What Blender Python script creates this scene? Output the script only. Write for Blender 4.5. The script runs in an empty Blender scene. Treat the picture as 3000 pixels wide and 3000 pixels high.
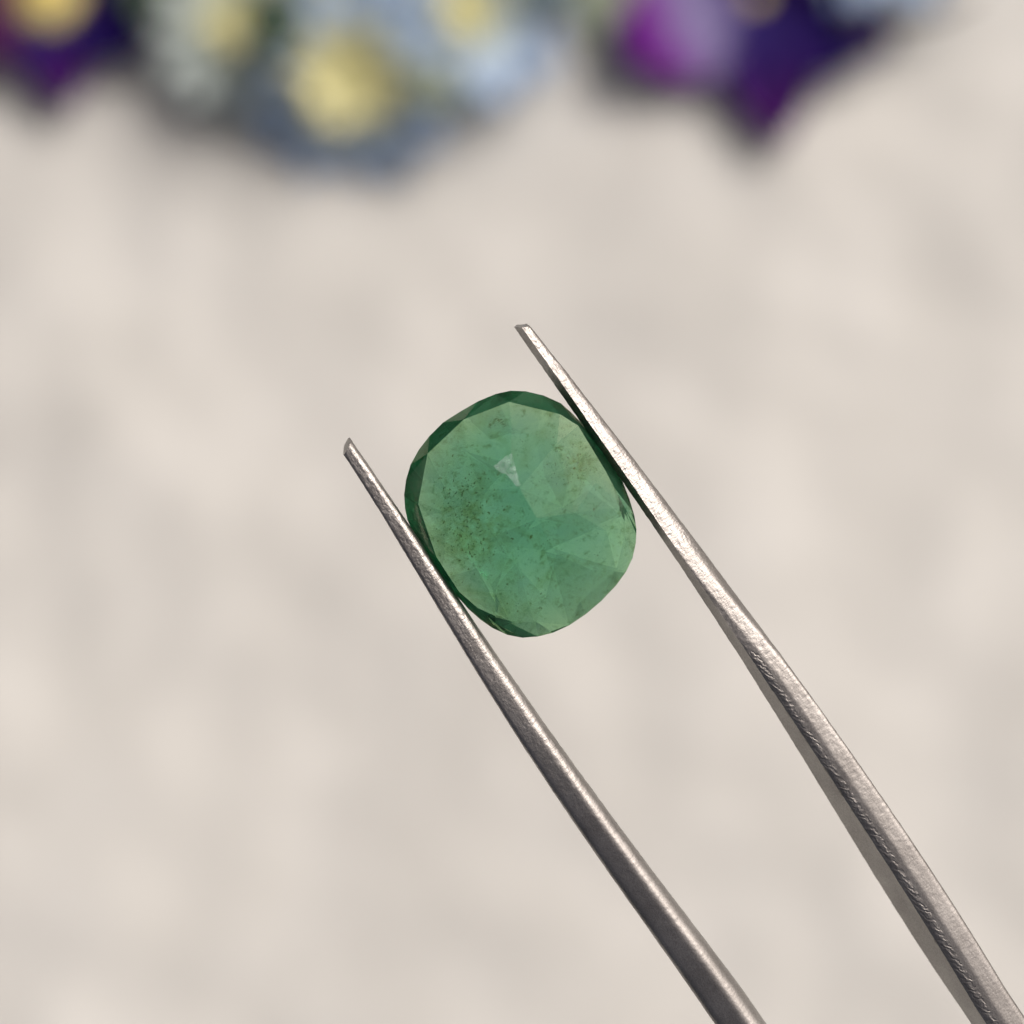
import bpy, bmesh, math, random
import numpy as np
from mathutils import Vector, Matrix, noise

random.seed(7)
scene = bpy.context.scene
COL = scene.collection

# ------------------------------------------------------------------ camera
TILT = math.radians(18)
R_ = Vector((1, 0, 0))
F_ = Vector((0, math.sin(TILT), -math.cos(TILT)))
U_ = Vector((0, math.cos(TILT), math.sin(TILT)))
C_ = -F_ * 0.25                       # 25 cm from the table
W_ = 0.47                             # picture width at 1 m
D_ = 0.100                            # the stone is held 10 cm from the lens
PX = W_ * D_ / 3000.0                 # metres for one photo pixel at the stone

cam_d = bpy.data.cameras.new('camera')
cam = bpy.data.objects.new('camera', cam_d)
COL.objects.link(cam)
cam.matrix_world = Matrix((
    (R_.x, U_.x, -F_.x, C_.x), (R_.y, U_.y, -F_.y, C_.y), (R_.z, U_.z, -F_.z, C_.z), (0, 0, 0, 1)))
cam_d.sensor_width = 36.0
cam_d.lens = 36.0 / W_
cam_d.clip_start = 0.005
cam_d.clip_end = 50
cam_d.dof.use_dof = True
cam_d.dof.focus_distance = D_ - 0.0005
cam_d.dof.aperture_fstop = (cam_d.lens / 1000) / 0.0042     # pupil of 4.2 mm
scene.camera = cam

# ------------------------------------------------------------------ world and sun
SUN = (0.55 * R_ + 0.58 * U_ - 0.60 * F_).normalized()
EL = math.asin(SUN.z)
world = bpy.data.worlds.new('World')
scene.world = world
world.use_nodes = True
wn = world.node_tree.nodes
sky = wn.new('ShaderNodeTexSky')
sky.sky_type = 'NISHITA'
sky.sun_disc = False
sky.sun_elevation = EL
sky.sun_rotation = math.atan2(SUN.x, SUN.y)
sky.air_density = 0.25
sky.dust_density = 10.0
sky.ozone_density = 0.0
world.node_tree.links.new(sky.outputs[0], wn['Background'].inputs[0])
wn['Background'].inputs[1].default_value = 0.15
sun_d = bpy.data.lights.new('sun', 'SUN')
sun_d.energy = 1.75
sun_d.angle = math.radians(24)
sun_d.color = (1.0, 0.955, 0.905)
sun = bpy.data.objects.new('sun', sun_d)
sun.rotation_euler = SUN.to_track_quat('Z', 'Y').to_euler()
COL.objects.link(sun)

vs = scene.view_settings
vs.view_transform = 'Standard'
vs.look = 'None'
vs.exposure = -0.52
vs.gamma = 1.0
scene.render.engine = 'CYCLES'
cy = scene.cycles
cy.use_denoising = True
cy.max_bounces = 24
cy.transmission_bounces = 20
cy.glossy_bounces = 8
cy.diffuse_bounces = 4
cy.sample_clamp_indirect = 6
cy.blur_glossy = 0.3
cy.caustics_refractive = False


# ------------------------------------------------------------------ helpers
def ray(px, py):
    return F_ + R_ * ((px - 1500) / 3000 * W_) + U_ * ((1500 - py) / 3000 * W_)


def at_height(px, py, h):
    """world point seen at a photo pixel on the level h above the table"""
    d = ray(px, py)
    return C_ + d * ((h - C_.z) / d.z)


def link(name, mesh, mat=None, parent=None, smooth=False):
    o = bpy.data.objects.new(name, mesh)
    COL.objects.link(o)
    if mat and not mesh.materials:
        mesh.materials.append(mat)
    if parent:
        o.parent = parent
    if smooth:
        for p in mesh.polygons:
            p.use_smooth = True
    return o


def mesh_of(name, verts, faces, uvs=None):
    m = bpy.data.meshes.new(name)
    m.from_pydata([tuple(v) for v in verts], [], faces)
    if uvs:
        lay = m.uv_layers.new(name='UVMap')
        for lp in m.loops:
            lay.data[lp.index].uv = uvs[lp.vertex_index]
    m.update()
    return m


def empty(name, label, cat, mat4=None, group=None):
    o = bpy.data.objects.new(name, None)
    o.empty_display_size = 0.005
    COL.objects.link(o)
    if mat4 is not None:
        o.matrix_world = mat4
    o['label'] = label
    o['category'] = cat
    if group:
        o['group'] = group
    return o


def mat(name):
    m = bpy.data.materials.new(name)
    m.use_nodes = True
    nt = m.node_tree
    return m, nt, nt.nodes['Principled BSDF'], nt.nodes['Material Output']


def N(nt, typ, **kw):
    n = nt.nodes.new(typ)
    for k, v in kw.items():
        if k in n.inputs:
            n.inputs[k].default_value = v
        else:
            setattr(n, k, v)
    return n


def ramp(nt, stops):
    r = nt.nodes.new('ShaderNodeValToRGB')
    e = r.color_ramp.elements
    while len(e) < len(stops):
        e.new(0.5)
    for el, (p, c) in zip(e, stops):
        el.position = p
        el.color = (c[0], c[1], c[2], 1)
    return r


def srgb(r, g, b):
    f = lambda c: (c / 255 / 12.92) if c / 255 <= 0.04045 else ((c / 255 + 0.055) / 1.055) ** 2.4
    return (f(r), f(g), f(b))


# photo crop of the stone
GC = (1525, 1508)
CROP = 850 / 1932.0


def cr(x, y):
    """a point of the enlarged crop of the stone -> stone plane, metres"""
    return ((1100 + x * CROP - GC[0]) * PX, -(1080 + y * CROP - GC[1]) * PX)


# ------------------------------------------------------------------ materials
def table_material():
    m, nt, b, out = mat('pale_plaster')
    tc = N(nt, 'ShaderNodeTexCoord')
    n1 = N(nt, 'ShaderNodeTexNoise', Scale=55.0, Detail=5.0, Roughness=0.55)
    n2 = N(nt, 'ShaderNodeTexNoise', Scale=600.0, Detail=4.0)
    nt.links.new(tc.outputs['Object'], n1.inputs['Vector'])
    nt.links.new(tc.outputs['Object'], n2.inputs['Vector'])
    r = ramp(nt, [(0.28, (0.56, 0.565, 0.537)), (0.5, (0.61, 0.616, 0.588)), (0.72, (0.658, 0.666, 0.64))])
    nt.links.new(n1.outputs['Fac'], r.inputs['Fac'])
    mx = N(nt, 'ShaderNodeMixRGB', blend_type='MULTIPLY', Fac=0.3)
    nt.links.new(r.outputs[0], mx.inputs[1])
    nt.links.new(n2.outputs['Color'], mx.inputs[2])
    r2 = ramp(nt, [(0.3, (0.85, 0.85, 0.85)), (0.7, (1, 1, 1))])
    nt.links.new(n2.outputs['Fac'], r2.inputs['Fac'])
    nt.links.new(r2.outputs[0], mx.inputs[2])
    nt.links.new(mx.outputs[0], b.inputs['Base Color'])
    b.inputs['Roughness'].default_value = 0.85
    bp = N(nt, 'ShaderNodeBump', Strength=0.35, Distance=0.0004)
    nt.links.new(n2.outputs['Fac'], bp.inputs['Height'])
    nt.links.new(bp.outputs[0], b.inputs['Normal'])
    return m


def steel_material():
    m, nt, b, out = mat('brushed_steel')
    tc = N(nt, 'ShaderNodeTexCoord')
    mp = N(nt, 'ShaderNodeMapping')
    mp.inputs['Scale'].default_value = (1.0, 0.45, 1.0)     # local Y runs along the arm: grain lies across it
    mp2 = N(nt, 'ShaderNodeMapping')
    mp2.inputs['Scale'].default_value = (0.35, 1.0, 0.35)
    nt.links.new(tc.outputs['Object'], mp.inputs['Vector'])
    nt.links.new(tc.outputs['Object'], mp2.inputs['Vector'])
    nA = N(nt, 'ShaderNodeTexNoise', Scale=9000.0, Detail=2.0, Roughness=0.5)
    nB = N(nt, 'ShaderNodeTexNoise', Scale=12000.0, Detail=2.0, Roughness=0.5)
    nC = N(nt, 'ShaderNodeTexNoise', Scale=500.0, Detail=4.0)
    nt.links.new(mp.outputs[0], nA.inputs['Vector'])
    nt.links.new(mp2.outputs[0], nB.inputs['Vector'])
    nt.links.new(tc.outputs['Object'], nC.inputs['Vector'])
    add = N(nt, 'ShaderNodeMath', operation='ADD')
    nt.links.new(nA.outputs['Fac'], add.inputs[0])
    nt.links.new(nB.outputs['Fac'], add.inputs[1])
    bp = N(nt, 'ShaderNodeBump', Strength=1.0, Distance=0.000027)
    nt.links.new(add.outputs[0], bp.inputs['Height'])
    nt.links.new(bp.outputs[0], b.inputs['Normal'])
    r = ramp(nt, [(0.3, (0.32, 0.308, 0.295)), (0.7, (0.44, 0.428, 0.412))])
    nt.links.new(nC.outputs['Fac'], r.inputs['Fac'])
    nD = N(nt, 'ShaderNodeTexNoise', Scale=26000.0, Detail=2.0)
    nt.links.new(mp.outputs[0], nD.inputs['Vector'])
    rD = ramp(nt, [(0.35, (0.72, 0.72, 0.72)), (0.65, (1.0, 1.0, 1.0))])
    nt.links.new(nD.outputs['Fac'], rD.inputs['Fac'])
    mD = N(nt, 'ShaderNodeMixRGB', blend_type='MULTIPLY', Fac=1.0)
    nt.links.new(r.outputs[0], mD.inputs[1])
    nt.links.new(rD.outputs[0], mD.inputs[2])
    nt.links.new(mD.outputs[0], b.inputs['Base Color'])
    b.inputs['Metallic'].default_value = 1.0
    # polished by use towards the tips, duller and finer further back
    sx = N(nt, 'ShaderNodeSeparateXYZ')
    nt.links.new(tc.outputs['Object'], sx.inputs[0])
    def along(lo, hi):
        mr = N(nt, 'ShaderNodeMapRange')
        mr.inputs['From Min'].default_value = -2100 * PX
        mr.inputs['From Max'].default_value = -3100 * PX
        mr.inputs['To Min'].default_value = lo
        mr.inputs['To Max'].default_value = hi
        nt.links.new(sx.outputs[1], mr.inputs['Value'])
        return mr.outputs[0]
    nt.links.new(along(0.44, 0.50), b.inputs['Roughness'])
    nt.links.new(along(0.85, 0.3), bp.inputs['Strength'])
    return m


def emerald_material():
    m, nt, b, out = mat('emerald')
    nt.nodes.remove(b)
    tc = N(nt, 'ShaderNodeTexCoord')
    glass = N(nt, 'ShaderNodeBsdfGlass', IOR=1.57, Roughness=0.015)
    # cloudiness of the stone: fine feathery garden
    n1 = N(nt, 'ShaderNodeTexNoise', Scale=450.0, Detail=8.0, Roughness=0.65, Distortion=0.6)
    n2 = N(nt, 'ShaderNodeTexNoise', Scale=2600.0, Detail=5.0, Roughness=0.7)
    nt.links.new(tc.outputs['Object'], n1.inputs['Vector'])
    nt.links.new(tc.outputs['Object'], n2.inputs['Vector'])
    rc = ramp(nt, [(0.30, (0.70, 0.70, 0.44)), (0.46, (0.94, 0.96, 0.74)), (0.7, (0.99, 1, 0.85))])
    nt.links.new(n1.outputs['Fac'], rc.inputs['Fac'])
    rd = ramp(nt, [(0.30, (0.62, 0.62, 0.46)), (0.45, (1, 1, 1))])
    nt.links.new(n2.outputs['Fac'], rd.inputs['Fac'])
    mc = N(nt, 'ShaderNodeMixRGB', blend_type='MULTIPLY', Fac=1.0)
    nt.links.new(rc.outputs[0], mc.inputs[1])
    nt.links.new(rd.outputs[0], mc.inputs[2])
    # brownish veils gathered in two places of the stone
    last = mc.outputs[0]
    for (cx, cy_, rad) in ((640, 1030, 2.2), (1310, 640, 1.0)):
        gx, gy = cr(cx, cy_)
        mpn = N(nt, 'ShaderNodeMapping')
        mpn.inputs['Location'].default_value = (-gx * 1000 / rad, -gy * 1000 / rad, 0)
        mpn.inputs['Scale'].default_value = (1000 / rad, 1000 / rad, 100 / rad)
        gr = N(nt, 'ShaderNodeTexGradient', gradient_type='SPHERICAL')
        nt.links.new(tc.outputs['Object'], mpn.inputs['Vector'])
        nt.links.new(mpn.outputs[0], gr.inputs['Vector'])
        n3 = N(nt, 'ShaderNodeTexNoise', Scale=1700.0, Detail=6.0, Roughness=0.65, Distortion=0.8)
        nt.links.new(tc.outputs['Object'], n3.inputs['Vector'])
        r3 = ramp(nt, [(0.46, (0, 0, 0)), (0.60, (1, 1, 1))])
        nt.links.new(n3.outputs['Fac'], r3.inputs['Fac'])
        mu = N(nt, 'ShaderNodeMath', operation='MULTIPLY', use_clamp=True)
        nt.links.new(gr.outputs['Fac'], mu.inputs[0])
        nt.links.new(r3.outputs[0], mu.inputs[1])
        mb = N(nt, 'ShaderNodeMixRGB', blend_type='MULTIPLY')
        nt.links.new(mu.outputs[0], mb.inputs['Fac'])
        nt.links.new(last, mb.inputs[1])
        mb.inputs[2].default_value = (0.76, 0.66, 0.42, 1)
        last = mb.outputs[0]
    nt.links.new(last, glass.inputs['Color'])
    dif = N(nt, 'ShaderNodeBsdfDiffuse')
    dif.inputs['Color'].default_value = (0.16, 0.43, 0.25, 1)
    trn = N(nt, 'ShaderNodeBsdfTranslucent')
    trn.inputs['Color'].default_value = (0.15, 0.42, 0.26, 1)
    cl = N(nt, 'ShaderNodeMixShader', Fac=0.5)
    nt.links.new(dif.outputs[0], cl.inputs[1])
    nt.links.new(trn.outputs[0], cl.inputs[2])
    rf = N(nt, 'ShaderNodeMapRange')
    rf.inputs['From Min'].default_value = 0.3
    rf.inputs['From Max'].default_value = 0.75
    rf.inputs['To Min'].default_value = 0.02
    rf.inputs['To Max'].default_value = 0.20
    nt.links.new(n1.outputs['Fac'], rf.inputs['Value'])
    # each facet took the polish a little differently
    at = N(nt, 'ShaderNodeAttribute', attribute_name='polish')
    pl = N(nt, 'ShaderNodeMath', operation='MULTIPLY_ADD', use_clamp=True)
    nt.links.new(at.outputs['Fac'], pl.inputs[0])
    pl.inputs[1].default_value = 0.26
    nt.links.new(rf.outputs[0], pl.inputs[2])
    mx = N(nt, 'ShaderNodeMixShader')
    nt.links.new(pl.outputs[0], mx.inputs['Fac'])
    nt.links.new(glass.outputs[0], mx.inputs[1])
    nt.links.new(cl.outputs[0], mx.inputs[2])
    nt.links.new(mx.outputs[0], out.inputs['Surface'])
    va = N(nt, 'ShaderNodeVolumeAbsorption', Density=530.0)
    va.inputs['Color'].default_value = (0.0, 0.665, 0.65, 1)
    nt.links.new(va.outputs[0], out.inputs['Volume'])
    return m


def plain(name, col, rough=0.6, sheen=0.0, trans=0.0):
    m, nt, b, out = mat(name)
    tc = N(nt, 'ShaderNodeTexCoord')
    n1 = N(nt, 'ShaderNodeTexNoise', Scale=900.0, Detail=4.0)
    nt.links.new(tc.outputs['Object'], n1.inputs['Vector'])
    r = ramp(nt, [(0.3, [c * 0.75 for c in col]), (0.7, [min(1, c * 1.15) for c in col])])
    nt.links.new(n1.outputs['Fac'], r.inputs['Fac'])
    nt.links.new(r.outputs[0], b.inputs['Base Color'])
    b.inputs['Roughness'].default_value = rough
    bp = N(nt, 'ShaderNodeBump', Strength=0.3, Distance=0.0002)
    nt.links.new(n1.outputs['Fac'], bp.inputs['Height'])
    nt.links.new(bp.outputs[0], b.inputs['Normal'])
    if trans:
        tr = N(nt, 'ShaderNodeBsdfTranslucent')
        nt.links.new(r.outputs[0], tr.inputs['Color'])
        mx = N(nt, 'ShaderNodeMixShader', Fac=trans)
        nt.links.new(b.outputs[0], mx.inputs[1])
        nt.links.new(tr.outputs[0], mx.inputs[2])
        nt.links.new(mx.outputs[0], out.inputs['Surface'])
    return m


def petal_material(name, stops, rough=0.55, trans=0.3, veins=40.0):
    """colour runs from the petal's base to its edge, with fine veins"""
    m, nt, b, out = mat(name)
    uv = N(nt, 'ShaderNodeUVMap')
    sp = N(nt, 'ShaderNodeSeparateXYZ')
    nt.links.new(uv.outputs[0], sp.inputs[0])
    tc = N(nt, 'ShaderNodeTexCoord')
    ns = N(nt, 'ShaderNodeTexNoise', Scale=350.0, Detail=3.0)
    nt.links.new(tc.outputs['Object'], ns.inputs['Vector'])
    ad = N(nt, 'ShaderNodeMath', operation='MULTIPLY_ADD')
    nt.links.new(ns.outputs['Fac'], ad.inputs[0])
    ad.inputs[1].default_value = 0.3
    sb = N(nt, 'ShaderNodeMath', operation='SUBTRACT')
    nt.links.new(sp.outputs[1], sb.inputs[0])
    sb.inputs[1].default_value = 0.15
    nt.links.new(sb.outputs[0], ad.inputs[2])
    r = ramp(nt, stops)
    nt.links.new(ad.outputs[0], r.inputs['Fac'])
    wv = N(nt, 'ShaderNodeMath', operation='SINE')
    ml = N(nt, 'ShaderNodeMath', operation='MULTIPLY')
    nt.links.new(sp.outputs[0], ml.inputs[0])
    ml.inputs[1].default_value = veins
    nt.links.new(ml.outputs[0], wv.inputs[0])
    bp = N(nt, 'ShaderNodeBump', Strength=0.4, Distance=0.0002)
    nt.links.new(wv.outputs[0], bp.inputs['Height'])
    nt.links.new(bp.outputs[0], b.inputs['Normal'])
    nt.links.new(r.outputs[0], b.inputs['Base Color'])
    b.inputs['Roughness'].default_value = rough
    b.inputs['Specular IOR Level'].default_value = 0.06
    tr = N(nt, 'ShaderNodeBsdfTranslucent')
    nt.links.new(r.outputs[0], tr.inputs['Color'])
    mx = N(nt, 'ShaderNodeMixShader', Fac=trans)
    nt.links.new(b.outputs[0], mx.inputs[1])
    nt.links.new(tr.outputs[0], mx.inputs[2])
    nt.links.new(mx.outputs[0], out.inputs['Surface'])
    return m


M_TABLE = table_material()
M_STEEL = steel_material()


def scored_steel():
    m = M_STEEL.copy()
    m.name = 'scored_steel'
    nt = m.node_tree
    b = nt.nodes['Principled BSDF']
    old = b.inputs['Normal'].links[0].from_node
    tc = N(nt, 'ShaderNodeTexCoord')
    mp = N(nt, 'ShaderNodeMapping')
    mp.inputs['Rotation'].default_value = (0, 0, math.radians(-27))
    nt.links.new(tc.outputs['Object'], mp.inputs['Vector'])
    wv = N(nt, 'ShaderNodeTexWave', Scale=1500.0, Distortion=9.0, Detail=3.0)
    wv.inputs['Detail Scale'].default_value = 2.0
    nt.links.new(mp.outputs[0], wv.inputs['Vector'])
    bp = N(nt, 'ShaderNodeBump', Strength=0.8, Distance=0.000016)
    nt.links.new(wv.outputs['Fac'], bp.inputs['Height'])
    nt.links.new(old.outputs[0], bp.inputs['Normal'])
    nt.links.new(bp.outputs[0], b.inputs['Normal'])
    return m


M_SCORED = scored_steel()
M_GEM = emerald_material()
M_SPECK = plain('brown_inclusion', (0.16, 0.11, 0.03), 0.8)
M_GLINT = plain('pale_glint', (0.42, 0.64, 0.53), 0.5)  # reflection on the crown, its brightness put into the colour


def veil(m, lo, hi):
    nt = m.node_tree
    out = nt.nodes['Material Output']
    src = out.inputs['Surface'].links[0].from_socket
    tr = N(nt, 'ShaderNodeBsdfTransparent')
    tc = N(nt, 'ShaderNodeTexCoord')
    ns = N(nt, 'ShaderNodeTexNoise', Scale=3500.0, Detail=3.0)
    nt.links.new(tc.outputs['Object'], ns.inputs['Vector'])
    mr = N(nt, 'ShaderNodeMapRange')
    mr.inputs['From Min'].default_value = 0.3
    mr.inputs['From Max'].default_value = 0.7
    mr.inputs['To Min'].default_value = lo
    mr.inputs['To Max'].default_value = hi
    nt.links.new(ns.outputs['Fac'], mr.inputs['Value'])
    mx = N(nt, 'ShaderNodeMixShader')
    nt.links.new(mr.outputs[0], mx.inputs['Fac'])
    nt.links.new(tr.outputs[0], mx.inputs[1])
    nt.links.new(src, mx.inputs[2])
    nt.links.new(mx.outputs[0], out.inputs['Surface'])


veil(M_GLINT, 0.02, 0.45)
veil(M_SPECK, 0.04, 0.2)
for nd in M_SPECK.node_tree.nodes:
    if nd.type == 'BSDF_TRANSPARENT':
        nd.inputs['Color'].default_value = (0.78, 0.66, 0.42, 1)
M_YELLOW = plain('yellow_florets', (0.90, 0.86, 0.48), 0.7)
M_LEAF = plain('dark_leaf', (0.035, 0.075, 0.045), 0.5, trans=0.2)
M_LEAF2 = plain('grey_green_leaf', (0.28, 0.34, 0.25), 0.6, trans=0.2)
M_STEM = plain('green_stem', (0.07, 0.09, 0.05), 0.6)
M_DSTEM = plain('dark_stem', (0.06, 0.045, 0.05), 0.6)
M_BLUE = petal_material('pale_blue_petal', [(0.0, (0.70, 0.78, 0.62)), (0.35, (0.68, 0.81, 0.92)), (0.8, (0.56, 0.74, 0.97)), (1.0, (0.76, 0.85, 0.95))])
M_PALE = petal_material('grey_green_petal', [(0.0, (0.58, 0.64, 0.38)), (0.4, (0.64, 0.74, 0.70)), (1.0, (0.74, 0.82, 0.83))])
M_VIOLET = petal_material('violet_petal', [(0.0, (0.03, 0.02, 0.15)), (0.4, (0.025, 0.008, 0.12)), (0.8, (0.06, 0.006, 0.11)), (1.0, (0.07, 0.008, 0.13))], trans=0.12)
M_INDIGO = petal_material('indigo_petal', [(0.0, (0.018, 0.006, 0.07)), (0.5, (0.012, 0.005, 0.085)), (1.0, (0.018, 0.006, 0.11))], trans=0.1)
M_MAGENTA = petal_material('magenta_petal', [(0.0, (0.06, 0.03, 0.20)), (0.30, (0.25, 0.22, 0.42)), (0.5, (0.27, 0.22, 0.45)), (0.66, (0.19, 0.02, 0.29)), (0.85, (0.13, 0.009, 0.23)), (1.0, (0.06, 0.006, 0.17))], trans=0.15)
M_MAROON = petal_material('maroon_petal', [(0.0, (0.10, 0.03, 0.06)), (0.5, (0.09, 0.02, 0.08)), (1.0, (0.07, 0.02, 0.10))], trans=0.1)
M_THROAT = plain('golden_throat', (0.88, 0.76, 0.28), 0.6)


# ------------------------------------------------------------------ table
def build_table():
    n, size = 380, 0.95
    vs_, fs = [], []
    for j in range(n + 1):
        for i in range(n + 1):
            x = (i / n - 0.5) * size
            y = (j / n - 0.5) * size + 0.02
            z = 0.0013 * noise.noise((x * 40, y * 40, 1.3)) + 0.0007 * noise.noise((x * 95, y * 95, 7.1)) \
                + 0.00035 * noise.noise((x * 210, y * 210, 4.4))
            vs_.append((x, y, z))
    for j in range(n):
        for i in range(n):
            a = j * (n + 1) + i
            fs.append((a, a + 1, a + n + 2, a + n + 1))
    # closed slab: skirt and underside
    rim = [i for i in range(n + 1)] + [j * (n + 1) + n for j in range(1, n + 1)] \
        + [n * (n + 1) + i for i in range(n - 1, -1, -1)] + [j * (n + 1) for j in range(n - 1, 0, -1)]
    base = len(vs_)
    for k in rim:
        vs_.append((vs_[k][0], vs_[k][1], -0.012))
    L = len(rim)
    for k in range(L):
        fs.append((rim[k], base + k, base + (k + 1) % L, rim[(k + 1) % L]))
    fs.append(tuple(range(base + L - 1, base - 1, -1)))
    o = link('table_surface', mesh_of('table_surface', vs_, fs), M_TABLE, smooth=True)
    o['kind'] = 'structure'
    return o


build_table()


# ------------------------------------------------------------------ emerald
def gem_matrix(px, py, depth):
    p = C_ + ray(px, py) * depth
    z = -F_
    return Matrix(((R_.x, U_.x, z.x, p.x), (R_.y, U_.y, z.y, p.y), (R_.z, U_.z, z.z, p.z), (0, 0, 0, 1)))


OUTLINE = [(900, 148), (1000, 152), (1120, 180), (1235, 232), (1300, 290), (1380, 370), (1470, 480), (1560, 600),
           (1640, 740), (1690, 870), (1722, 980), (1735, 1070), (1730, 1160), (1708, 1260), (1665, 1350), (1600, 1440),
           (1500, 1545), (1400, 1630), (1290, 1705), (1180, 1755), (1080, 1780), (980, 1788), (880, 1770), (780, 1725),
           (700, 1670), (620, 1600), (540, 1510), (450, 1390), (370, 1270), (305, 1180), (250, 1090), (215, 1010),
           (198, 930), (192, 840), (205, 740), (235, 640), (290, 540), (360, 450), (450, 360), (560, 290), (680, 220),
           (800, 170)]
INNER = [(890, 228, .95), (1225, 310, .97), (1345, 385, .97), (1530, 690, .95), (1650, 920, .9), (1655, 1110, .86), (1598, 1335, .82), (1355, 1550, .82),
         (1070, 1680, .82), (800, 1690, .88), (560, 1480, .93), (410, 1250, .95), (290, 900, .95), (352, 570, .95), (590, 345, .95)]


def build_gem():
    root = empty('emerald', 'green cushion cut emerald with brown inclusions held between the tweezer tips', 'gemstone',
                 gem_matrix(GC[0], GC[1], D_))
    root_inv_base = 0.0
    bm = bmesh.new()
    mm = 0.001
    pts = []
    for p in OUTLINE:
        x, y = cr(*p)
        d = min(1.0, max(0.0, ((x * 0.6 - y * 0.8) / math.hypot(x, y) - 0.45) / 0.35))
        pts.append((x, y, (0.16 + 0.32 * d) * mm))
        pts.append((x * 0.999, y * 0.999, -0.16 * mm))
    for p in INNER:
        x, y = cr(p[0], p[1])
        pts.append((x, y, p[2] * mm))
    rnd = random.Random(3)
    # stepped dome of the crown
    for (px, py, z) in [(905, 400, 1.42), (1205, 500, 1.42), (1460, 760, 1.42), (1530, 1080, 1.42), (1440, 1340, 1.42),
                        (1130, 1520, 1.42), (800, 1480, 1.42), (520, 1160, 1.42), (480, 820, 1.42), (610, 560, 1.42),
                        (900, 640, 1.74), (1200, 780, 1.74), (1320, 960, 1.73), (1200, 1230, 1.73), (880, 1240, 1.73),
                        (700, 960, 1.73), (960, 800, 1.80), (1070, 995, 1.80)]:
        x, y = cr(px, py)
        dist = 9.0
        for q in range(len(INNER)):
            a = Vector(cr(*INNER[q][:2]))
            b = Vector(cr(*INNER[(q + 1) % len(INNER)][:2]))
            w = max(0.0, min(1.0, (Vector((x, y)) - a).dot(b - a) / (b - a).length_squared))
            dd = (a + (b - a) * w - Vector((x, y))).length / mm
            if dd < dist:
                dist, zin = dd, INNER[q][2] + (INNER[(q + 1) % len(INNER)][2] - INNER[q][2]) * w
        z = 0.95 - (0.95 - zin) * math.exp(-dist / 1.3) + 0.36 * min(dist, 1.1) + 0.25 * max(0.0, dist - 1.1) + rnd.uniform(-.02, .02)
        pts.append((x, y, z * mm))
    # pavilion: shallow cone below the girdle, upright at the lower right, then a broad base
    for k, p in enumerate(OUTLINE):
        x, y = cr(*p)
        d = min(1.0, max(0.0, ((x * 0.66 - y * 0.75) / math.hypot(x, y) - 0.40) / 0.45))
        d = d * d * (3 - 2 * d)
        if k % 2 == 0:
            sc = 0.62 + 0.345 * d
            pts.append((x * sc, y * sc, (-1.20 + 0.25 * d) * mm))
    for k in range(7):
        a = 2 * math.pi * (k + 0.1) / 7 + rnd.uniform(-.1, .1)
        pts.append((1.7 * mm * math.cos(a), 1.9 * mm * math.sin(a), -1.33 * mm))
    vs_ = [bm.verts.new(p) for p in pts]
    res = bmesh.ops.convex_hull(bm, input=vs_)
    dead = [g for g in set(res['geom_interior'] + res['geom_unused']) if isinstance(g, bmesh.types.BMVert)]
    bmesh.ops.delete(bm, geom=dead, context='VERTS')
    bmesh.ops.dissolve_limit(bm, angle_limit=math.radians(2.2), verts=bm.verts, edges=bm.edges)
    bmesh.ops.triangulate(bm, faces=[f for f in bm.faces if len(f.verts) > 4])
    bmesh.ops.recalc_face_normals(bm, faces=bm.faces)
    me = bpy.data.meshes.new('stone_body')
    stone = me
    bm.to_mesh(me)
    bm.free()
    pa = me.attributes.new('polish', 'FLOAT', 'FACE')
    for q, p in enumerate(me.polygons):
        # small girdle facets stay clear, broad ones vary
        pa.data[q].value = rnd.random() if p.area > 5e-7 else 0.15
    link('stone_body', me, M_GEM, root)

    # specks and wisps inside the stone, too fine to count
    vs2, fs2 = [], []

    def flake(x, y, z, s, el, ang):
        b0 = len(vs2)
        n = 5
        ca, sa = math.cos(ang), math.sin(ang)
        for q in range(n):
            a = 2 * math.pi * q / n + rnd.uniform(-.4, .4)
            u, v = s * el * math.cos(a) * rnd.uniform(.6, 1.2), s * math.sin(a) * rnd.uniform(.6, 1.2)
            vs2.append((x + u * ca - v * sa, y + u * sa + v * ca, z + rnd.uniform(-.3, .3) * s))
        vs2.append((x, y, z + s * .4))
        vs2.append((x, y, z - s * .4))
        for q in range(n):
            fs2.append((b0 + q, b0 + (q + 1) % n, b0 + n))
            fs2.append((b0 + (q + 1) % n, b0 + q, b0 + n + 1))

    def cluster(cx, cy_, sx, sy, n, smin, smax, ang0=1.0):
        for _ in range(n):
            x, y = cr(rnd.gauss(cx, sx), rnd.gauss(cy_, sy))
            if (x / 4.3e-3) ** 2 + (y / 4.7e-3) ** 2 > 0.92:
                continue
            flake(x, y, rnd.uniform(-0.6, 0.9) * mm, 1.05 * rnd.uniform(smin, smax) * mm * rnd.random() ** .6,
                  rnd.uniform(.8, 2.2), rnd.gauss(ang0, .9))

    cluster(640, 1050, 110, 150, 300, .012, .055)
    cluster(560, 880, 90, 120, 130, .012, .05)
    cluster(1300, 620, 90, 110, 190, .01, .045)
    cluster(1450, 1000, 90, 160, 45, .01, .035)
    cluster(900, 1000, 380, 400, 600, .006, .03)
    cluster(900, 1550, 220, 80, 60, .01, .04)
    for k in range(46):                                   # curved wisps
        t = k / 45
        x, y = cr(760 + 110 * t + rnd.uniform(-12, 12), 405 - 60 * math.sin(math.pi * t) + rnd.uniform(-12, 12))
        flake(x, y, 0.8 * mm, rnd.uniform(.012, .03) * mm, 2.2, .4)
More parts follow.
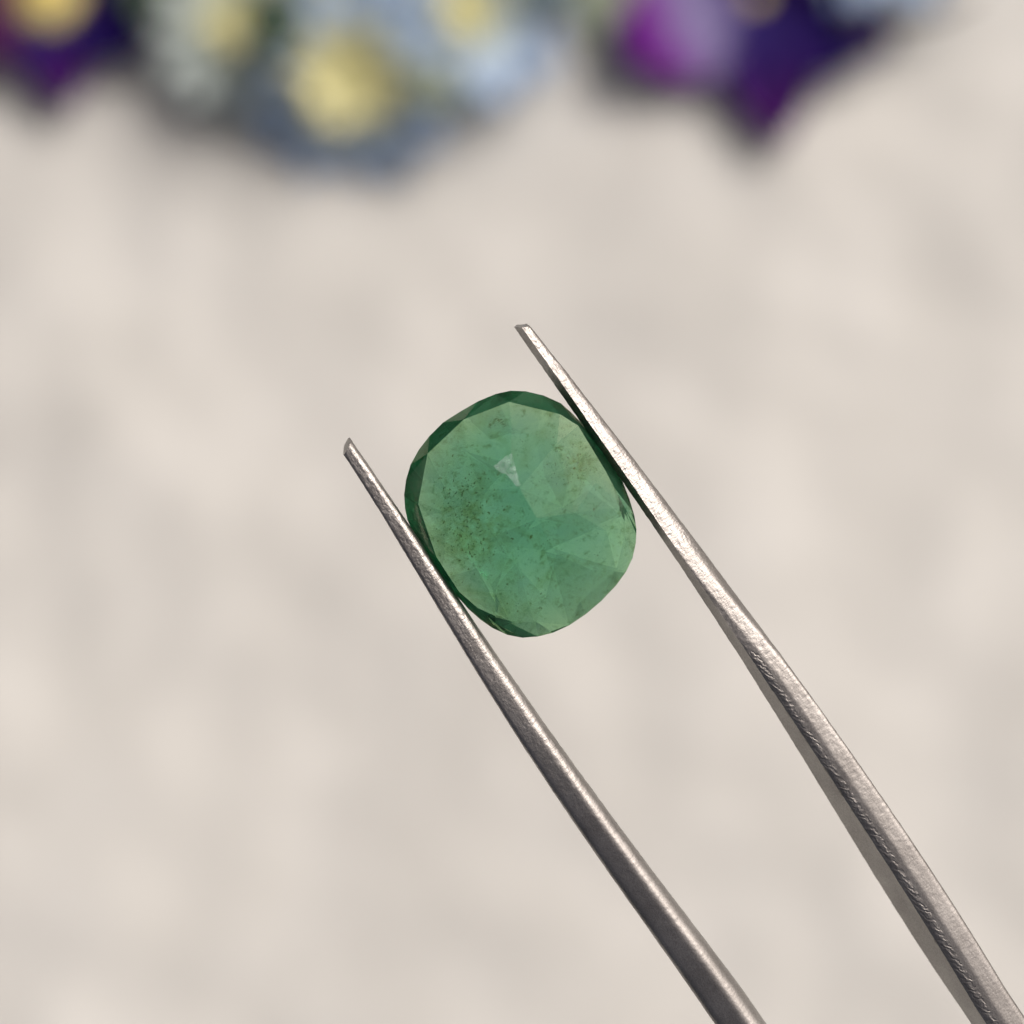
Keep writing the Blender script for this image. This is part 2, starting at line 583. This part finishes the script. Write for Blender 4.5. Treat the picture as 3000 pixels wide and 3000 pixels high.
    for k in range(70):
        t = k / 69
        x, y = cr(480 + 280 * t + rnd.uniform(-16, 16), 850 - 150 * t ** 1.6 + rnd.uniform(-18, 18))
        flake(x, y, 0.6 * mm, rnd.uniform(.010, .026) * mm, 2.2, .6)
    for (px, py, s) in [(630, 1325, .05), (1030, 1105, .07), (1440, 940, .055), (585, 1415, .045), (760, 1640, .05), (875, 1420, .035)]:
        x, y = cr(px, py)
        flake(x, y, 0.7 * mm, s * mm, 1.6, 1.0)
    o = link('inclusions', mesh_of('inclusions', vs2, fs2), M_SPECK, root)
    o['kind'] = 'stuff'

    # glint on the crown, painted by a pale colour: a three-cornered flake and its tail, laid on the facets
    from mathutils.bvhtree import BVHTree
    bvh = BVHTree.FromPolygons([v.co for v in stone.vertices], [tuple(p.vertices) for p in stone.polygons])
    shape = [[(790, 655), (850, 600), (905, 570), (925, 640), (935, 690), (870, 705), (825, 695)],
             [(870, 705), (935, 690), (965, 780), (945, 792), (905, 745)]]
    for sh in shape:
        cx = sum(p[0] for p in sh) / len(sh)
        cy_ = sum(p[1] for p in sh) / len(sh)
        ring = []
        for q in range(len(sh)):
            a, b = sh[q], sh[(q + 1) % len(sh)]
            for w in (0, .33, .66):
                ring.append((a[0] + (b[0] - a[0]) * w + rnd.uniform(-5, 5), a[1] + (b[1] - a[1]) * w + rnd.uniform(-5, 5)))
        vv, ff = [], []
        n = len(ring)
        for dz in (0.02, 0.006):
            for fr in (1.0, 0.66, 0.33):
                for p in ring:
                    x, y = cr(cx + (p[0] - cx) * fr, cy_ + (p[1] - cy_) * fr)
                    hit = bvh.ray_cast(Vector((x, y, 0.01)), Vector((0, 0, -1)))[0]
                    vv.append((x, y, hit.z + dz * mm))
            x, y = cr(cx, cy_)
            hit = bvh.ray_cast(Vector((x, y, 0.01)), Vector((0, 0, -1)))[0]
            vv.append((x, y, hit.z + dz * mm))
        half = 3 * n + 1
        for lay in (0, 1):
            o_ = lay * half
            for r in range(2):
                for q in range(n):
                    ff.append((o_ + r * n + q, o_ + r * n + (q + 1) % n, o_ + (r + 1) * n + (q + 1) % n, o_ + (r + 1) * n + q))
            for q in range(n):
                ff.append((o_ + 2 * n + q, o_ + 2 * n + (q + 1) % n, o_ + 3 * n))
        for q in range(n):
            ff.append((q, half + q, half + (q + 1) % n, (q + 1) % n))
        o = link('painted_glint', mesh_of('painted_glint', vv, ff), M_GLINT, root)
        o['label'] = 'pale whitish glint painted on the crown of the stone'
    return root


build_gem()

# ------------------------------------------------------------------ tweezers
AX = Vector((0.556, 0.831))
NX = Vector((0.831, -0.556))
LEFT_L = [(1000, 1318), (1034, 1376), (1105, 1478), (1174, 1587), (1230, 1690), (1310, 1830), (1373, 1930), (1418, 2000), (1555, 2217),
          (1690, 2414), (1866, 2678), (2094, 3000)]
LEFT_R = [(1024, 1277), (1034, 1292), (1099, 1391), (1167, 1491), (1214, 1565), (1285, 1662), (1351, 1758), (1397, 1823), (1465, 1930),
          (1511, 2000), (1633, 2171), (1711, 2290), (1840, 2450), (1959, 2611), (2114, 2818), (2249, 3000)]
RIGHT_L = [(1501, 951), (1530, 999), (1602, 1096), (1664, 1186), (1714, 1250), (1788, 1354), (1832, 1428), (1900, 1525), (1983, 1656),
           (2081, 1793), (2164, 1920), (2262, 2058), (2342, 2200), (2388, 2282), (2533, 2510), (2673, 2738), (2850, 3000)]
RIGHT_R = [(1543, 946), (1555, 959), (1624, 1049), (1711, 1158), (1794, 1266), (1884, 1375), (1976, 1496), (2045, 1598), (2175, 1775),
           (2284, 1917), (2393, 2062), (2494, 2200), (2561, 2305), (2673, 2463), (2812, 2687), (2952, 2915), (3000, 2985)]
RIGHT_M = [(1525, 965), (1540, 978), (1617, 1083), (1711, 1217), (1788, 1329), (1844, 1409), (1907, 1510), (2009, 1670), (2088, 1775),
           (2179, 1895), (2280, 2043), (2382, 2200), (2393, 2212), (2468, 2337), (2579, 2524), (2710, 2710), (2803, 2859), (2882, 3000)]


def curve(pts, deg=4):
    """smooth edge of the arm: distance across as a polynomial of the distance along"""
    tn = sorted(((Vector(p).dot(AX), Vector(p).dot(NX)) for p in pts))
    a, b = tn[0][0], tn[-1][0]
    co = np.polyfit([(t - a) / (b - a) for t, n in tn], [n for t, n in tn], deg)
    return lambda t: float(np.polyval(co, max(-0.01, min(1.0, (t - a) / (b - a))))), a, b


T_END = 9300.0
N_MID = 445.0


def sstep(a, b, x):
    k = max(0.0, min(1.0, (x - a) / (b - a)))
    return k * k * (3 - 2 * k)


def build_arm(parent, side):
    """loft of the arm: the photo shows its narrow edge; depth runs away from the camera"""
    Lc, Lt0, Lt1 = curve(LEFT_L if side < 0 else RIGHT_L)
    Rc, Rt0, Rt1 = curve(LEFT_R if side < 0 else RIGHT_R)
    Mc = curve(RIGHT_M)[0] if side > 0 else None
    t0 = min(Lt0, Rt0)
    t1 = min(Lt1, Rt1) - 45
    ts = []
    t = t0
    while t < t1:
        ts.append(t)
        t += 5.0
    while t < T_END:
        ts.append(t)
        t += 60.0
    ts.append(T_END)
    # slopes at the end of the traced part, for the hidden rest of the arm
    cN = lambda t: (Lc(t) + Rc(t)) / 2
    slope = (cN(t1) - cN(t1 - 500)) / 500
    w1 = Rc(t1) - Lc(t1)
    n1 = cN(t1)
    nend = N_MID + side * 62
    rings = []
    for t in ts:
        if t <= t1:
            l, r = Lc(t), Rc(t)
        else:
            k = (t - t1) / (T_END - t1)
            # cubic from (n1, slope) to (nend, small slope)
            h = T_END - t1
            h00 = 2 * k ** 3 - 3 * k ** 2 + 1
            h10 = k ** 3 - 2 * k ** 2 + k
            h01 = -2 * k ** 3 + 3 * k ** 2
            c = h00 * n1 + h10 * h * (slope + side * 0.02) + h01 * nend
            w = w1 + (120 - w1) * sstep(0, 0.6, k)
            l, r = c - w / 2, c + w / 2
        w = r - l
        dep = 70 + 70 * sstep(t0, t0 + 1800, t) + 300 * sstep(4200, 7000, t)      # strip width, px
        if side < 0:
            k = sstep(2300, 3100, t)
            prof = []
            # left corner, slightly crowned face, rounded right shoulder
            tl = -0.05 + 0.24 * k             # the broad face looks a little to the left
            face = [(0.0, -0.30), (0.012, -0.13), (0.04, -0.05), (0.09, -0.015), (0.20, 0.0), (0.35, 0.0), (0.48, 0.0), (0.58, 0.0),
                    (0.66, -0.01), (0.73, -0.035), (0.79, -0.07), (0.85, -0.12), (0.90, -0.18), (0.95, -0.27), (0.985, -0.40), (1.0, -0.62)]
            face = [(u, z - tl * max(0.0, 0.68 - u)) for u, z in face]
            for u, z in face:
                prof.append((l + u * w, z * w))
            zb = min(-dep, face[0][1] * w - 25)
            prof += [(l + w * .97, zb * .8), (l + w * .85, zb), (l + .4 * w, zb), (l + w * .22, zb * .8)]
        else:
            m = (Mc(t) - l) / w if t <= t1 else (Mc(t1) - Lc(t1)) / w1
            m = max(0.10, min(0.5, m))
            k = sstep(2350, 3000, t)          # lower part: groove beside the ridge, then a flat
            vr = 0.46 * k                     # the ridge wanders towards the middle
            def zprof(u):
                v = (u - m) / (1 - m)
                lf = lambda g: -(0.05 * g + 0.45 * max(0.0, g - 0.30) ** 1.1) * (1 - m)   # dip left of the ridge
                zm = lf(vr)
                if v < 0:
                    return zm - (2.0 + 0.5 * k) * m * (-(u - m) / m) ** (0.85 + 0.1 * k)
                if v < vr:
                    return lf(vr - v)
                q = v - vr
                hi = 0.36 * q + 0.55 * max(0, q - 0.35) ** 2 + 1.6 * max(0, q - .75) ** 2
                lo = 0.24 * q + 0.25 * max(0, q - 0.30) ** 2 + 4 * max(0, q - .46) ** 1.6
                return -(hi * (1 - k) + lo * k) * (1 - m)
            us = [0.0, m * .35, m * .7, m * .9, m] + [m + (1 - m) * q for q in (.05, .1, .16, .22, .3, .38, .44, .5, .58, .66, .74, .82, .9, .95, .985, 1.0)]
            prof = [(l + u * w, zprof(u) * w) for u in us]
            zl = prof[0][1]
            zr = prof[-1][1]
            prof[-1] = (prof[-1][0], zr - 0.12 * w)
            dd = max(dep, -zl + 30)
            prof += [(l + w * .98, -dd * .8 - 20), (l + w * .9, -dd - 20), (l + .5 * w, -dd - 20), (l + w * .35, -dd * .8 - 20)]
        rings.append((t, prof))
    # local frame: X = across, Y = along, Z = towards the camera
    verts, faces = [], []
    K = len(rings[0][1])
    rnd = random.Random(11 + side)
    for t, prof in rings:
        for j, (n, z) in enumerate(prof):
            tt = t
            # the tip is ground off at a slant
            if t < t0 + 60:
                l, r = prof[0][0], max(p[0] for p in prof)
                u = (n - l) / max(1e-6, (r - l))
                if side < 0:
                    tt = max(t, t0 + 20 * (1 - u) + 0.32 * max(0, min(70, z + 70)))
                else:
                    tt = max(t, t0 + 20 * u + 0.28 * max(0, min(70, z + 70)))
            if t < 4500:
                q = (tt / 14.0, n / 11.0, z / 11.0 + side * 9)
                fade = 1 - sstep(3000, 4500, t)
                dn = 0.8 * noise.noise(q) * fade + 0.8 * noise.noise((tt / 45, n / 30, side * 5 + z / 30)) * fade
                z2 = z + 1.0 * noise.noise((tt / 10.0, n / 9.0, 31 + side)) * fade
            else:
                dn, z2 = 0, z
            verts.append(((n + dn) * PX, -tt * PX, z2 * PX))
    for i in range(len(rings) - 1):
        for j in range(K):
            a, b = i * K + j, i * K + (j + 1) % K
            faces.append((a, a + K, b + K, b))
    # capped ends
    faces.append(tuple(range(K)))
    faces.append(tuple(range((len(rings) - 1) * K + K - 1, (len(rings) - 1) * K - 1, -1)))
    me = mesh_of('arm', verts, faces)
    if side > 0:                              # file marks along the inner edge of the lower arm
        me.materials.append(M_STEEL)
        me.materials.append(M_SCORED)
        for i in range(len(rings) - 1):
            if 2800 < rings[i][0] < 4600:
                for j in range(5, 9):
                    me.polygons[i * K + j].material_index = 1
    bm = bmesh.new()
    bm.from_mesh(me)
    bmesh.ops.remove_doubles(bm, verts=bm.verts, dist=2e-7)
    bmesh.ops.recalc_face_normals(bm, faces=bm.faces)
    for e in bm.edges:
        if len(e.link_faces) == 2 and e.calc_face_angle(0) > 0.75:
            e.smooth = False
    bm.to_mesh(me)
    bm.free()
    o = link('arm', me, M_STEEL, parent, smooth=True)
    return o


def build_tweezers():
    # arm frame: X along NX, Y along -AX (photo y is down), in the plane of the stone
    ex = R_ * NX.x - U_ * NX.y
    ey = -(R_ * AX.x - U_ * AX.y)
    ez = -F_
    # photo point (0,0)
    o0 = C_ + ray(0, 0) * D_ + ez * 0.0009
    m4 = Matrix(((ex.x, ey.x, ez.x, o0.x), (ex.y, ey.y, ez.y, o0.y), (ex.z, ey.z, ez.z, o0.z), (0, 0, 0, 1)))
    root = empty('tweezers', 'silver steel tweezers with two tapering arms gripping the green stone', 'tweezers', m4)
    build_arm(root, -1).data.name = 'arm'
    build_arm(root, 1)
    # welded tail where both arms meet, out of the picture
    bm = bmesh.new()
    bmesh.ops.create_cube(bm, size=1)
    for v in bm.verts:
        taper = 0.75 if v.co.y < 0 else 1.0
        v.co = Vector(((N_MID + v.co.x * 236 * taper) * PX, -(T_END + 250 - v.co.y * 560) * PX, (-240 + v.co.z * 470) * PX))
    bmesh.ops.bevel(bm, geom=bm.edges[:], offset=0.0006, segments=3, affect='EDGES')
    me = bpy.data.meshes.new('tail_joint')
    bm.to_mesh(me)
    bm.free()
    link('tail_joint', me, M_STEEL, root)


build_tweezers()


# ------------------------------------------------------------------ flowers
def petal_mesh(name, length, width, cup=0.15, ruffle=0.0, tip=0.5, seed=0, nu=9, nv=12, thick=0.00022):
    """petal along +Y from its base, cupped towards +Z, with thickness; UV v runs base to edge"""
    verts, uvs, faces = [], [], []
    for layer in (0, 1):
        for j in range(nv + 1):
            v = j / nv
            prof = math.sin(math.pi * (0.06 + 0.94 * v) ** (0.55 + tip)) ** 0.75 if v < 1 else 0.05
            prof = max(prof, 0.10)
            for i in range(nu + 1):
                s = i / nu * 2 - 1
                x = s * width / 2 * prof
                y = length * v - length * 0.10 * s * s * v * prof
                z = cup * length * (v ** 1.6) + 0.35 * cup * width * s * s - 0.9 * cup * length * max(0, v - .55) ** 2
                z += ruffle * length * v * v * (noise.noise((s * 1.8 + seed, v * 2.2, seed * 3.7)) + 0.5 * noise.noise((s * 4 + seed, v * 3, 9.1)))
                verts.append((x, y, z - layer * thick))
                uvs.append((i / nu, v))
    n = (nv + 1) * (nu + 1)
    for j in range(nv):
        for i in range(nu):
            a = j * (nu + 1) + i
            faces.append((a, a + 1, a + nu + 2, a + nu + 1))
            faces.append((n + a, n + a + nu + 1, n + a + nu + 2, n + a + 1))
    border = list(range(nu + 1)) + [j * (nu + 1) + nu for j in range(1, nv + 1)] + [nv * (nu + 1) + i for i in range(nu - 1, -1, -1)] \
        + [j * (nu + 1) for j in range(nv - 1, 0, -1)]
    for k in range(len(border)):
        a, b = border[k], border[(k + 1) % len(border)]
        faces.append((b, a, n + a, n + b))
    return mesh_of(name, verts, faces, uvs)


def tube_mesh(name, pts, radii, seg=8):
    verts, faces = [], []
    for k, p in enumerate(pts):
        d = (pts[min(k + 1, len(pts) - 1)] - pts[max(k - 1, 0)]).normalized()
        a = d.orthogonal().normalized()
        b = d.cross(a)
        for q in range(seg):
            t = 2 * math.pi * q / seg
            verts.append(p + (a * math.cos(t) + b * math.sin(t)) * radii[k])
    for k in range(len(pts) - 1):
        for q in range(seg):
            faces.append((k * seg + q, k * seg + (q + 1) % seg, (k + 1) * seg + (q + 1) % seg, (k + 1) * seg + q))
    faces.append(tuple(range(seg - 1, -1, -1)))
    faces.append(tuple((len(pts) - 1) * seg + q for q in range(seg)))
    return mesh_of(name, verts, faces)


def frame_at(px, py, h, tilt_to, tilt, spin=0.0):
    """flower frame: Z is the way the flower looks; tilt_to is a level direction (degrees, 0 = +X)"""
    p = at_height(px, py, h)
    a = math.radians(tilt_to)
    nrm = Vector((math.cos(a) * math.sin(math.radians(tilt)), math.sin(a) * math.sin(math.radians(tilt)), math.cos(math.radians(tilt))))
    up = Vector((0, 1, 0))
    x = up.cross(nrm).normalized()
    y = nrm.cross(x)
    m = Matrix(((x.x, y.x, nrm.x, p.x), (x.y, y.y, nrm.y, p.y), (x.z, y.z, nrm.z, p.z), (0, 0, 0, 1)))
    return m @ Matrix.Rotation(math.radians(spin), 4, 'Z')


def add_stem(root, m4, material, to, rad=0.0009):
    inv = m4.inverted()
    p0 = m4.translation - m4.to_3x3() @ Vector((0, 0, 0.001))
    p3 = Vector(to)
    back = m4.to_3x3() @ Vector((0, 0, -1))
    pts = []
    for k in range(10):
        t = k / 9
        c1 = p0 + back * 0.006
        c1.z = max(c1.z, 0.0025)
        c2 = p0.lerp(p3, .6)
        c2.z = 0.003
        q = p0 * (1 - t) ** 3 + c1 * 3 * t * (1 - t) ** 2 + c2 * 3 * t * t * (1 - t) + p3 * t ** 3
        pts.append(inv @ q)
    link('stem', tube_mesh('stem', pts, [rad] * 10), material, root, smooth=True)


CENTRE_CACHE = {}


def centre_mesh(r):
    """domed cushion of small florets"""
    bm = bmesh.new()
    bmesh.ops.create_icosphere(bm, subdivisions=3, radius=1.0)
    for v in bm.verts:
        v.co.z *= 0.55
        v.co += v.co.normalized() * 0.05 * noise.noise(v.co * 5)
    n = 130
    for k in range(n):
        z = 1 - (k + .5) / n * 0.95
        a = k * 2.39996
        rr = math.sqrt(1 - z * z)
        p = Vector((rr * math.cos(a), rr * math.sin(a), z * 0.55))
        d = Vector((p.x, p.y, p.z * 2)).normalized()
        ret = bmesh.ops.create_cone(bm, segments=5, radius1=0.085, radius2=0.03, depth=0.24, cap_ends=True)
        rot = Vector((0, 0, 1)).rotation_difference(d).to_matrix().to_4x4()
        bmesh.ops.transform(bm, matrix=Matrix.Translation(p * 1.03) @ rot, verts=ret['verts'])
    bmesh.ops.scale(bm, vec=(r, r, r), verts=bm.verts)
    me = bpy.data.meshes.new('flower_centre')
    bm.to_mesh(me)
    bm.free()
    return me


def daisy(label, px, py, h, rc, lp, wp, n, tilt_to, tilt, material, to, seed, cmat=None, rows=2, cup=0.12, droop=None):
    m4 = frame_at(px, py, h, tilt_to, tilt, seed * 17)
    root = empty('daisy_flower', label, 'flower', m4, None)
    link('flower_centre', centre_mesh(rc * 0.5), cmat or M_YELLOW, root, smooth=True)
    rnd = random.Random(seed)
    fl = petal_mesh('floret', rc * 1.2, rc * 0.40, 0.25, 0.2, 0.2, seed, 4, 6)
    for k in range(17):                       # ragged ring of short yellow florets
        o = link('floret', fl, cmat or M_YELLOW, root, smooth=True)
        a = 2 * math.pi * (k + rnd.uniform(-.3, .3)) / 17
        o.matrix_local = Matrix.Rotation(a, 4, 'Z') @ Matrix.Translation((0, rc * rnd.uniform(.30, .45), 0.0006)) \
            @ Matrix.Rotation(math.radians(rnd.uniform(5, 40)), 4, 'X') @ Matrix.Scale(rnd.uniform(.55, 1.2), 4)
    meshes = [petal_mesh('petal', lp, wp, cup, 0.12, 0.25, seed + q) for q in range(3)]
    for row in range(rows):
        for k in range(n):
            o = link('petal', meshes[rnd.randrange(3)], material, root, smooth=True)
            a = 2 * math.pi * (k + 0.5 * row + rnd.uniform(-.15, .15)) / n
            lift = math.radians(rnd.uniform(4, 14) + row * -12)
            s = rnd.uniform(.88, 1.08)
            if droop is not None:             # the petals on the underside hang down
                wd = m4.to_3x3() @ Vector((-math.sin(a), math.cos(a), 0))
                f = wd.dot(Vector((math.cos(math.radians(droop)), math.sin(math.radians(droop)), 0)))
                lift -= math.radians(40) * max(0.0, min(1.0, f + 0.25))
            o.matrix_local = Matrix.Rotation(a, 4, 'Z') @ Matrix.Translation((0, rc * 0.72, -0.0004 - 0.0007 * row)) \
                @ Matrix.Rotation(lift, 4, 'X') @ Matrix.Scale(s, 4)
    add_stem(root, m4, M_STEM, to)
    return root


def pansy(label, px, py, h, tilt_to, tilt, petals, to, throat=0.0022, spin=0, seed=1):
    """petals: (angle from 12 o'clock clockwise, length, width, material, lift, seed, tip)"""
    m4 = frame_at(px, py, h, tilt_to, tilt, spin)
    root = empty('pansy_flower', label, 'flower', m4, None)
    for k, (ang, lp, wp, mt, lift, sd, tip) in enumerate(petals):
        o = link('petal', petal_mesh('petal', lp, wp, 0.10, 0.16, tip, sd, 12, 12), mt, root, smooth=True)
        o.matrix_local = Matrix.Rotation(-math.radians(ang), 4, 'Z') @ Matrix.Translation((0, 0.0008, 0.0003 * k)) @ Matrix.Rotation(math.radians(lift), 4, 'X')
    link('throat', centre_mesh(throat), M_THROAT, root, smooth=True)
    add_stem(root, m4, M_STEM, to, 0.0008)
    return root


def leaf(label, px, py, h, ang, length, width, material, tilt_to, tilt, seed, group=None):
    m4 = frame_at(px, py, h, tilt_to, tilt, 0)
    root = empty('leaf_sprig', label, 'leaf', m4, group)
    o = link('leaf_blade', petal_mesh('leaf_blade', length, width, 0.08, 0.10, 0.15, seed, 8, 14, 0.0003), material, root, smooth=True)
    o.matrix_local = Matrix.Rotation(-math.radians(ang), 4, 'Z')
    st = link('leaf_stalk', tube_mesh('leaf_stalk', [Vector((0, length * .5, 0.0)), Vector((0, 0, -0.0003)), Vector((0, -length * .35, -0.001))], [.0003, .0005, .0006], 6), M_STEM, root, smooth=True)
    st.matrix_local = Matrix.Rotation(-math.radians(ang), 4, 'Z')
    return root


def build_flowers():
    far = lambda px: at_height(px, -700, 0.002)
    # left: violet pansy with golden throat
    pansy('dark violet pansy with large golden throat and maroon side petal', 150, 5, 0.0045, 270, 12, [
        (300, 0.012, 0.013, M_MAROON, 4, 2, .5), (35, 0.012, 0.013, M_INDIGO, 4, 3, .5), (232, 0.0115, 0.0100, M_MAROON, 2, 4, .5),
        (105, 0.0155, 0.0130, M_INDIGO, 2, 5, .5), (170, 0.0135, 0.0100, M_VIOLET, 0, 6, .3)], far(100), throat=0.0042)
    # centre: pale blue and grey-green daisies
    daisy('pale blue daisy with big yellow centre drooping lowest in the bunch', 1020, 245, 0.0085, 0.0056, 0.0095, 0.0050, 13, 275, 24, M_BLUE, far(1000), 1, droop=250)
    daisy('grey green daisy with small yellow centre beside the violet pansy', 710, 75, 0.0080, 0.0036, 0.0090, 0.0044, 12, 262, 14, M_PALE, far(700), 2)
    daisy('pale blue daisy with yellow centre at the top edge behind the drooping daisy', 1030, -90, 0.0075, 0.0045, 0.0105, 0.0052, 12, 270, 20, M_BLUE, far(1050), 3)
    daisy('pale blue daisy of broad petals beside the dark leaf', 1375, 25, 0.0085, 0.0032, 0.0115, 0.0064, 11, 280, 18, M_BLUE, far(1350), 4)
    # right: violet pansy
    pansy('purple pansy with magenta side petal and pointed lower petal', 2215, 5, 0.0042, 265, 10, [
        (330, 0.014, 0.014, M_VIOLET, 4, 12, .5), (40, 0.014, 0.014, M_INDIGO, 4, 13, .5), (248, 0.0182, 0.0150, M_MAGENTA, 4, 14, .75),
        (112, 0.0165, 0.0160, M_INDIGO, 0, 15, .45), (173, 0.0182, 0.0112, M_VIOLET, 0, 16, .6)], far(2200), throat=0.0018)
    daisy('pale blue daisy at the top edge beside the purple pansy', 2600, -230, 0.008, 0.0035, 0.0100, 0.0048, 12, 270, 10, M_BLUE, far(2600), 6)
    leaf('dark green leaf between the grey green daisy and the pale blue daisies', 805, -20, 0.0150, 178, 0.009, 0.0075, M_LEAF, 270, 5, 21)
    leaf('dark leaf tucked between violet pansy and grey green daisy', 440, -170, 0.0085, 176, 0.012, 0.0085, M_LEAF, 270, 5, 22)
    leaf('grey green leaf under the right side of the drooping daisy', 1190, 210, 0.0115, 118, 0.0085, 0.0055, M_LEAF2, 290, 10, 23)
    leaf('dark leaf at the top edge right of the pale blue daisies', 1600, -170, 0.010, 182, 0.0110, 0.0070, M_LEAF, 270, 5, 24)
    leaf('pale grey green leaf lying between the daisies and the purple pansy', 1760, -100, 0.002, 178, 0.0125, 0.0080, M_LEAF2, 270, 2, 25)
    # thin dark twig leaving the right pansy
    a, b = at_height(2480, 110, 0.006), at_height(2860, -10, 0.004)
    pts = [a.lerp(b, k / 7) + Vector((0, 0.0006 * math.sin(k), 0)) for k in range(8)]
    pts = [p - a for p in pts]
    root = empty('twig', 'thin dark twig reaching out from behind the purple pansy', 'twig', Matrix.Translation(a))
    link('twig_stem', tube_mesh('twig_stem', pts, [.0010 - .00008 * k for k in range(8)]), M_DSTEM, root, smooth=True)


build_flowers()
